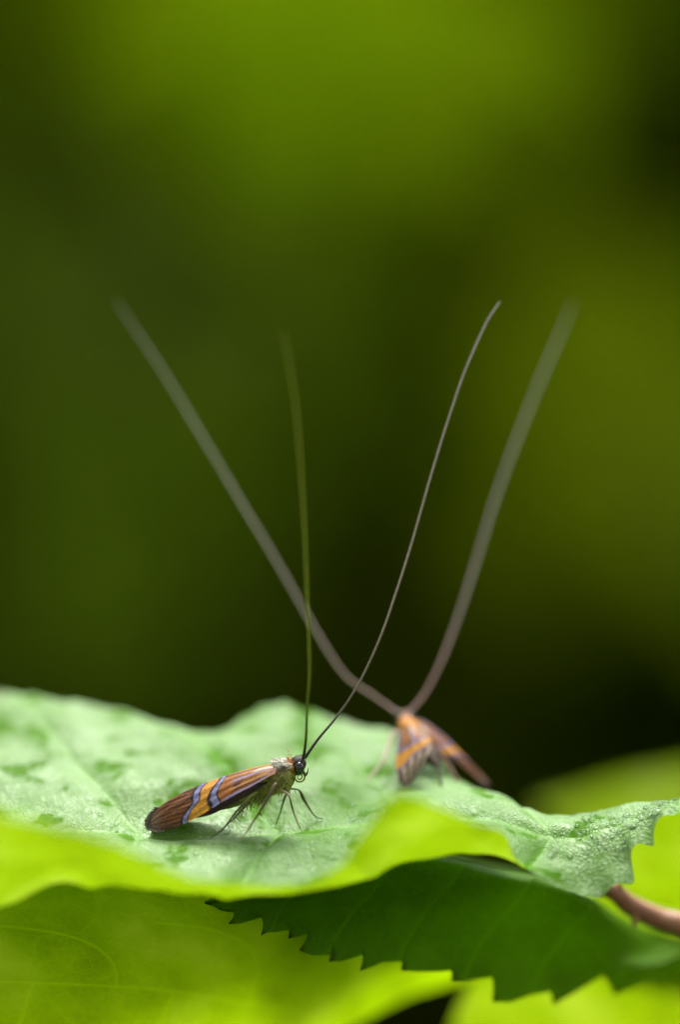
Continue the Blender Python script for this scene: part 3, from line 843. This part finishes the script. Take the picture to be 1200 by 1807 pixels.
# coiled tongue and palps
sp_ = []
for k in range(40):
    a = -0.9 + k / 39 * 3.6 * math.pi
    r_ = (13 - 10 * k / 39)
    sp_.append(P(530 + r_ * math.cos(a) * 0.8 - 2, 1371 + r_ * math.sin(a) * 0.75 - 0.02 * k, -0.01 + 0.0006 * k))
tube('proboscis', [P(535, 1362, 0)] + sp_, np.array([1.8, 1.5, 1.2, 0.8]) / PXCM, M['limb'], m1, n=8, steps=110, col=[(0.30, 0.26, 0.05), (0.36, 0.30, 0.06)])
for dy in (-0.02, 0.02):
    a = P(535, 1361, 0) + np.array([0, dy, 0])
    tube('palp', [a, a + np.array([0.015, 0, -0.02]), a + np.array([0.026, 0, -0.005]), a + np.array([0.03, 0, 0.02])], np.array([1.8, 1.6, 1.2, .4]) / PXCM, M['limb'], m1, n=6, steps=12, col=[(0.12, 0.09, 0.03)] * 2)
# hair on thorax, collar and belly
def tuft(parent, name, centre, spread, d, n, l, col, seed, rad=0.9):
    r = np.random.default_rng(seed)
    ro = np.array([P(*centre)] * n) + r.normal(size=(n, 3)) * np.array(spread) / PXCM
    di = np.array([d] * n, float) + r.normal(size=(n, 3)) * 0.28
    cs = np.array([col] * n) * r.uniform(0.55, 1.25, (n, 1))
    return strands(name, ro, di, r.uniform(0.6, 1.2, n) * l / PXCM, rad / PXCM, np.clip(cs, 0, 0.95), M['limb'], parent, bend=0.2, seed=seed)
tuft(m1, 'thorax_hair', (505, 1345, 0), (9, 9, 3), (-1, 0, 0.05), 200, 12, (0.78, 0.72, 0.62), 41)
tuft(m1, 'collar_hair', (514, 1347, 0), (2.5, 8, 6), (-0.8, -0.1, 0.35), 110, 8, (0.56, 0.22, 0.03), 42)
tuft(m1, 'thorax_hair', (494, 1383, -0.06), (9, 4, 8), (-0.5, -0.15, -0.8), 150, 14, (0.40, 0.36, 0.10), 43)
tuft(m1, 'belly_hair', (455, 1404, -0.02), (13, 8, 4), (-0.45, -0.1, -0.8), 140, 20, (0.40, 0.38, 0.10), 44)
tuft(m1, 'head_hair', (531, 1338, 0), (3, 5, 2), (0.1, -0.1, 0.9), 50, 5, (0.06, 0.04, 0.02), 45)
TAN = (0.36, 0.25, 0.15); DRK = (0.075, 0.05, 0.03); OLV = (0.09, 0.10, 0.03)
leg(m1, [(492,1392,-.05),(486,1383,-.12),(473,1406,-.15),(458,1432,-.18),(440,1460,-.19),(425,1481,-.2)], [2.6,3.2,3.4,2.6,1.9,1.2], [(0.2,0.13,0.08),(0.2,0.13,0.08),DRK,DRK,TAN,TAN], spurs=((0.6, 9, 12), (0.6, 2, 10)))
leg(m1, [(488,1392,-.05),(500,1396,-.10),(510,1404,-.13),(515,1422,-.14),(520,1438,-.14),(526,1453,-.14),(531,1463,-.14)], [2.8,2.8,2.4,2.6,2.2,1.7,1.2], [TAN,TAN,(0.26,0.17,0.1),DRK,TAN,TAN,(0.12,0.08,0.04)])
leg(m1, [(496,1392,.03),(512,1391,.08),(528,1394,.12),(535,1408,.14),(541,1418,.15),(550,1432,.16),(558,1441,.16),(570,1444,.16)], [2.2,2.4,2.2,4.2,2.6,1.8,1.5,1.0], [OLV,OLV,DRK,OLV,(0.05,0.08,0.03),(0.05,0.07,0.03)])
leg(m1, [(505,1378,.05),(518,1376,.08),(510,1392,.12),(502,1408,.14),(495,1432,.17),(487,1454,.18)], [2.2,2.4,2.6,2.8,1.7,1.1], [OLV,OLV,OLV,DRK,(0.10,0.11,0.05),OLV], spurs=((0.62, -13, 5),))
leg(m1, [(462,1394,-.03),(445,1402,-.08),(428,1420,-.12),(412,1438,-.13),(395,1460,-.12),(372,1478,-.11)], [3,4.2,4.4,3.2,2.0,1.2], [(0.32,0.30,0.08),(0.30,0.28,0.07),OLV,OLV,DRK,DRK], hairs=36, seed=7, slim=0.62, spurs=((0.6, 4, 13),))
leg(m1, [(466,1395,.03),(455,1400,.06),(440,1415,.09),(424,1431,.11),(412,1444,.12),(396,1458,.12)], [3,4,4.2,3,1.8,1.1], [(0.32,0.30,0.08),(0.30,0.28,0.07),OLV,OLV,DRK,DRK], hairs=40, seed=8, slim=0.62, spurs=((0.6, 5, 12),))

# ---- second moth, farther along the leaf, seen from behind with half open wings
m2 = empty('longhorn_moth', P(745, 1390, 0.55), 'blurred longhorn moth facing away with orange half-open wings at the leaf edge', 'moth')
def m2_col(t, up, nz):
    c = lerp(np.array((0.05, 0.035, 0.02)), np.array((0.11, 0.07, 0.03)), np.clip(0.5 + nz, 0, 1))
    c = lerp(c, np.array((0.32, 0.13, 0.06)), sst(0.5, 0.6, t))
    c = lerp(c, np.array((0.60, 0.24, 0.03)), sst(0.38, 0.46, t) * (1 - sst(0.62, 0.70, t)) * sst(-0.2, 0.3, up))
    c = lerp(c, np.array((0.17, 0.085, 0.05)), sst(0.66, 0.74, t))
    return c
body2, ax2 = body_loft(m2, [(772,1352,.62,4),(764,1342,.66,10),(752,1326,.72,14),(738,1308,.76,17),(726,1293,.80,20),(719,1282,.84,18),(716,1274,.88,13),(715,1268,.91,13),(714,1261,.94,10),(713,1257,.96,3)], colour=m2_col, seed=9)
wl_r = np.array([P(*q) for q in [(728,1280,.74),(744,1290,.68),(757,1301,.62),(763,1312,.58),(752,1338,.52),(728,1380,.47)]])
wl_c = np.array([P(*q) for q in [(715,1280,.76),(703,1300,.70),(700,1325,.62),(699,1350,.55),(702,1372,.49),(712,1389,.45)]])
wing('forewing', wl_r, wl_c, 0.02, m2, seed=22, out=unit(np.array([-0.3, -0.8, 0.5])), ns=200, nt=60, wide=0.12, bars=0.85)
wr_c = np.array([P(*q) for q in [(728,1268,.86),(750,1274,.92),(784,1300,.98),(810,1326,1.0),(840,1356,1.0),(866,1384,.98)]])
wr_r = np.array([P(*q) for q in [(732,1284,.78),(750,1300,.74),(772,1318,.76),(798,1336,.8),(828,1362,.86),(857,1388,.92)]])
wing('forewing', wr_r, wr_c, 0.02, m2, seed=23, out=unit(np.array([0.5, -0.3, 0.8])), ns=200, nt=60, wide=0.05, bars=0.0)
for (hr, hk, sd_) in (([(740,1296,.74),(752,1312,.7),(758,1330,.66),(750,1352,.62)], [(724,1300,.72),(722,1322,.66),(722,1345,.6),(726,1366,.56)], 1),
                      ([(744,1290,.82),(764,1306,.86),(786,1326,.9),(808,1350,.92)], [(748,1304,.78),(762,1322,.76),(780,1342,.78),(798,1358,.82)], 2)):
    a_ = crom([P(*q) for q in hr], np.linspace(0, 1, 24)); b_ = crom([P(*q) for q in hk], np.linspace(0, 1, 24)); q_ = np.linspace(0, 1, 8)
    g_ = (a_[:, None] * (1 - q_)[None, :, None] + b_[:, None] * q_[None, :, None]).reshape(-1, 3) + fwd * 0.03
    mesh('hindwing', g_, grid_faces(24, 8), M['wing'], m2, col=np.tile(np.array((0.06, 0.035, 0.022)), (len(g_), 1)))
for dx in (-0.04, 0.04):
    eye(m2, body2, P(715, 1266, .92) + np.array([dx, 0.0, 0.0]), 0.034)
AP = [(0.30, 0.17, 0.13), (0.52, 0.36, 0.30), (0.60, 0.50, 0.42), (0.62, 0.58, 0.46), (0.60, 0.60, 0.44), (0.60, 0.60, 0.44)]
tube('antenna', [P(712,1264,0.930), P(694,1252,0.978), P(660,1228,1.025), P(608,1190,1.073), P(558.5,1115,1.120), P(514,1036,1.167), P(470,960,1.215), P(425.7,887,1.262), P(381,811,1.310), P(337,738,1.357), P(293,665,1.405), P(248.6,597,1.453), P(204,530,1.500)],
     np.array([3.2, 2.5, 2.3, 2.3, 2.3, 2.2, 2.1, 2.0, 1.9, 1.7, 1.3, 0.5]) / PXCM, M['limb'], m2, n=8, steps=140, col=AP)
tube('antenna', [P(718,1262,0.930), P(749,1225,1.011), P(777,1171,1.092), P(800,1113,1.173), P(823.5,1044,1.254), P(846.7,970,1.335), P(870,893,1.415), P(897.8,814,1.496), P(927,738,1.577), P(957,664,1.658), P(986,596,1.739), P(1013,534,1.820)],
     np.array([3.4, 2.9, 2.8, 2.8, 2.8, 2.7, 2.6, 2.5, 2.4, 2.2, 1.7, 0.6]) / PXCM, M['limb'], m2, n=8, steps=140, col=AP)
PALE = (0.60, 0.50, 0.36); RB = (0.34, 0.20, 0.13)
leg(m2, [(708,1292,.78),(694,1294,.74),(686,1316,.68),(677,1342,.60),(662,1362,.56),(647,1378,.52)], [4,4.6,4.8,4.2,3.4,2.2], [PALE]*3)
leg(m2, [(757,1318,.74),(771,1324,.74),(782,1338,.72),(796,1358,.7),(808,1378,.68),(828,1392,.66)], [4,4.5,5.5,4.6,4.0,2.6], [RB, RB, RB, RB])
leg(m2, [(752,1322,.70),(764,1340,.66),(772,1346,.62),(774,1360,.58),(777,1374,.54),(780,1390,.50)], [3.6,4.6,4.2,3.4,2.8,2], [DRK, DRK, (0.02,0.015,0.01)])
leg(m2, [(745,1320,.8),(742,1340,.84),(750,1352,.86),(760,1362,.86),(768,1372,.85)], [3,3,2.4,2,1.3], [DRK]*2)
leg(m2, [(712,1290,.9),(702,1298,.98),(700,1320,1.0),(694,1345,.98),(688,1360,.96)], [3,3,2.4,2,1.3], [PALE]*2)
leg(m2, [(735,1300,.9),(748,1310,.98),(752,1330,1.0),(757,1348,.98),(760,1358,.94)], [3,3,2.4,2,1.3], [RB]*2)

# ------------------------------------------------------------------ background plants
def proto_leaf(L=7.0, Wd=4.2, nu=24, nv=9, droop=0.9, fold=0.35):
    V = []; UV = []
    for i in range(nu):
        s = i / (nu - 1)
        hw = Wd / 2 * (math.sin(math.pi * min(1, s ** 0.75)) ** 0.8) * (1 + 0.06 * ((i % 2) * 2 - 1)) if 0 < i < nu - 1 else 0.02
        for j in range(nv):
            q = j / (nv - 1) * 2 - 1
            x = s * L; y = q * hw
            V.append((x, y, abs(q) * hw * fold - droop * s * s + 0.12 * math.sin(s * 14) * abs(q)))
            UV.append((x, y))
    return np.array(V), grid_faces(nu, nv), np.array(UV)
PV, PF, PUV = proto_leaf()
leaf_me = {}
def bg_leaf_mesh(matkey):
    if matkey not in leaf_me:
        me = bpy.data.meshes.new('leaf')
        me.from_pydata(PV.tolist(), [], [tuple(f) for f in PF])
        l = me.uv_layers.new(name='UVMap')
        li = np.zeros(len(me.loops), np.int32); me.loops.foreach_get('vertex_index', li)
        l.data.foreach_set('uv', PUV.astype(np.float32)[li].ravel())
        me.polygons.foreach_set('use_smooth', [True] * len(me.polygons))
        me.materials.append(M[matkey])
        leaf_me[matkey] = me
    return leaf_me[matkey]
GROUND = -50.0
def spray(name, label, foot, tip, spots, matkey, group=None, seed=0, size=1.0, via=None):
    """a leafy shoot: stem from the ground to tip, leaves at given points on short stalks"""
    r = np.random.default_rng(seed)
    root = empty(name, foot, label, 'plant', group)
    foot = np.array(foot, float); tip = np.array(tip, float)
    mid_ = foot * 0.5 + tip * 0.5 + np.array([r.normal() * 2, r.normal() * 2, 6])
    ctrl = [foot] + ([np.array(v, float) for v in via] if via else [foot * 0.75 + mid_ * 0.25 + [0, 0, 3], mid_]) + [tip]
    tube('stem', ctrl, [0.5, 0.4, 0.3, 0.12], M['twig'], root, n=8, steps=40)
    line = crom(ctrl, np.linspace(0.35, 1, 60))
    for p, yaw, pit, roll, sc in spots:
        p = np.array(p, float)
        k = np.argmin(np.linalg.norm(line - p, axis=1))
        o = bpy.data.objects.new('leaf', bg_leaf_mesh(matkey))
        C.objects.link(o); o.parent = root
        mt = Matrix.Rotation(yaw, 4, 'Z') @ Matrix.Rotation(pit, 4, 'Y') @ Matrix.Rotation(roll, 4, 'X')
        base = p - np.array(mt.to_3x3() @ Vector((3.5 * sc * size, 0, -0.2)))
        o.matrix_local = Matrix.Translation(Vector(base - foot)) @ mt @ Matrix.Scale(sc * size, 4)
        tube('leaf_stalk', [line[k], (line[k] + base) / 2 + [0, 0, 0.4], base], [0.14, 0.11, 0.09], M['twig'], root, n=6, steps=10)
    return root
def ang(a): return math.radians(a)
# bright shoot high in the middle
spray('leafy_shoot', 'sunlit leafy shoot far behind the moths, above the upright antennae', (24, 62, GROUND), P(560, -420, 62),
      [(P(620, 60, 58), ang(-75), ang(20), ang(10), 1.1), (P(430, 130, 62), ang(-110), ang(30), ang(-20), 1.0), (P(760, 110, 64), ang(-50), ang(25), ang(15), 1.05),
       (P(600, -150, 60), ang(-95), ang(15), ang(0), 1.1), (P(300, -60, 66), ang(-150), ang(20), ang(-10), 1.0), (P(900, 0, 68), ang(-20), ang(20), ang(10), 0.9), (P(560, 270, 60), ang(-85), ang(40), ang(5), 0.8)],
      'leaf_back', seed=2, via=[(22, 62, -22), (15, 62, 3)])
spray('leafy_shoot', 'green leafy shoot behind the leaf, beside the outermost pale antenna', (14, 40, GROUND), P(1080, 560, 52),
      [(P(1060, 640, 50), ang(-80), ang(35), ang(10), 0.85), (P(1130, 820, 52), ang(-60), ang(35), ang(-15), 0.9), (P(1010, 900, 54), ang(-110), ang(40), ang(10), 0.75), (P(1300, 700, 56), ang(-40), ang(25), ang(0), 1.0), (P(1290, 950, 50), ang(-60), ang(35), ang(0), 0.9)],
      'leaf_mid', seed=3)
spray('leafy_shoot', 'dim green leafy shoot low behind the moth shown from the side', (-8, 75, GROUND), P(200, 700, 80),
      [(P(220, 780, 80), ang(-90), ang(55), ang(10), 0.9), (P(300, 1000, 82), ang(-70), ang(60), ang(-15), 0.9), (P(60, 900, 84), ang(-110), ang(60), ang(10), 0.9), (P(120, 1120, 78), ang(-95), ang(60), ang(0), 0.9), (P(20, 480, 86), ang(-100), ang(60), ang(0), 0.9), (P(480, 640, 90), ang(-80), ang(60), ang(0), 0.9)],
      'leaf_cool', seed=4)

def shrub(label, centre, rad, n, seed, size=1.0):
    """dense bush: stem and foliage, leaves spread through its volume"""
    r = np.random.default_rng(seed)
    foot = (centre[0], centre[1], GROUND)
    root = empty('shrub', foot, label, 'shrub', None)
    tube('trunk', [foot, (centre[0] + 2, centre[1], GROUND + (centre[2] - GROUND) * 0.5), centre], [2.5, 1.8, 0.6], M['twig'], root, n=8, steps=16)
    base = PV[::1].reshape(24, 9, 3)[::4][:, ::4].copy()
    base = np.concatenate([base, PV.reshape(24, 9, 3)[-1:, ::4]], 0)
    nu_, nv_ = base.shape[:2]
    base = base.reshape(-1, 3); fb = grid_faces(nu_, nv_)
    V = []; Fc = []; UVs = []
    for k in range(n):
        d = r.normal(size=3); d /= np.linalg.norm(d)
        q = d * np.array(rad) * r.random() ** 0.35
        p = np.array(centre) + q
        if p[2] < GROUND + 3: continue
        R_ = (Matrix.Rotation(r.uniform(0, 6.28), 3, 'Z') @ Matrix.Rotation(r.uniform(0.1, 1.1), 3, 'Y') @ Matrix.Rotation(r.uniform(-.5, .5), 3, 'X'))
        sc = r.uniform(0.7, 1.3) * size
        vv = (np.array(R_) @ (base.T * sc)).T + p
        off = len(V) ; V += vv.tolist(); UVs += (base[:, :2] * 1.0).tolist()
        Fc += [tuple(off + i for i in f) for f in fb]
    o = mesh('foliage', np.array(V), Fc, M['leaf_shade'], root, uv=np.array(UVs))
    o['kind'] = 'stuff'
    return root
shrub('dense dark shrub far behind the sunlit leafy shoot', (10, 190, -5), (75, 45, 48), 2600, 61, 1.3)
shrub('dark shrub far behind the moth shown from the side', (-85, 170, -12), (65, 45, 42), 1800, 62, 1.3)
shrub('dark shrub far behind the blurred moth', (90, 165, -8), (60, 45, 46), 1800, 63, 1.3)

gv = []
gn = 81
gx = np.sign(np.linspace(-1, 1, gn)) * np.abs(np.linspace(-1, 1, gn)) ** 3 * 30000
for a in gx:
    for b in gx:
        gv.append((a, b, GROUND + 1.2 * math.sin(a * 0.06) * math.cos(b * 0.05)))
gr_ = mesh('ground', gv, grid_faces(gn, gn), M['soil'])
gr_['kind'] = 'structure'
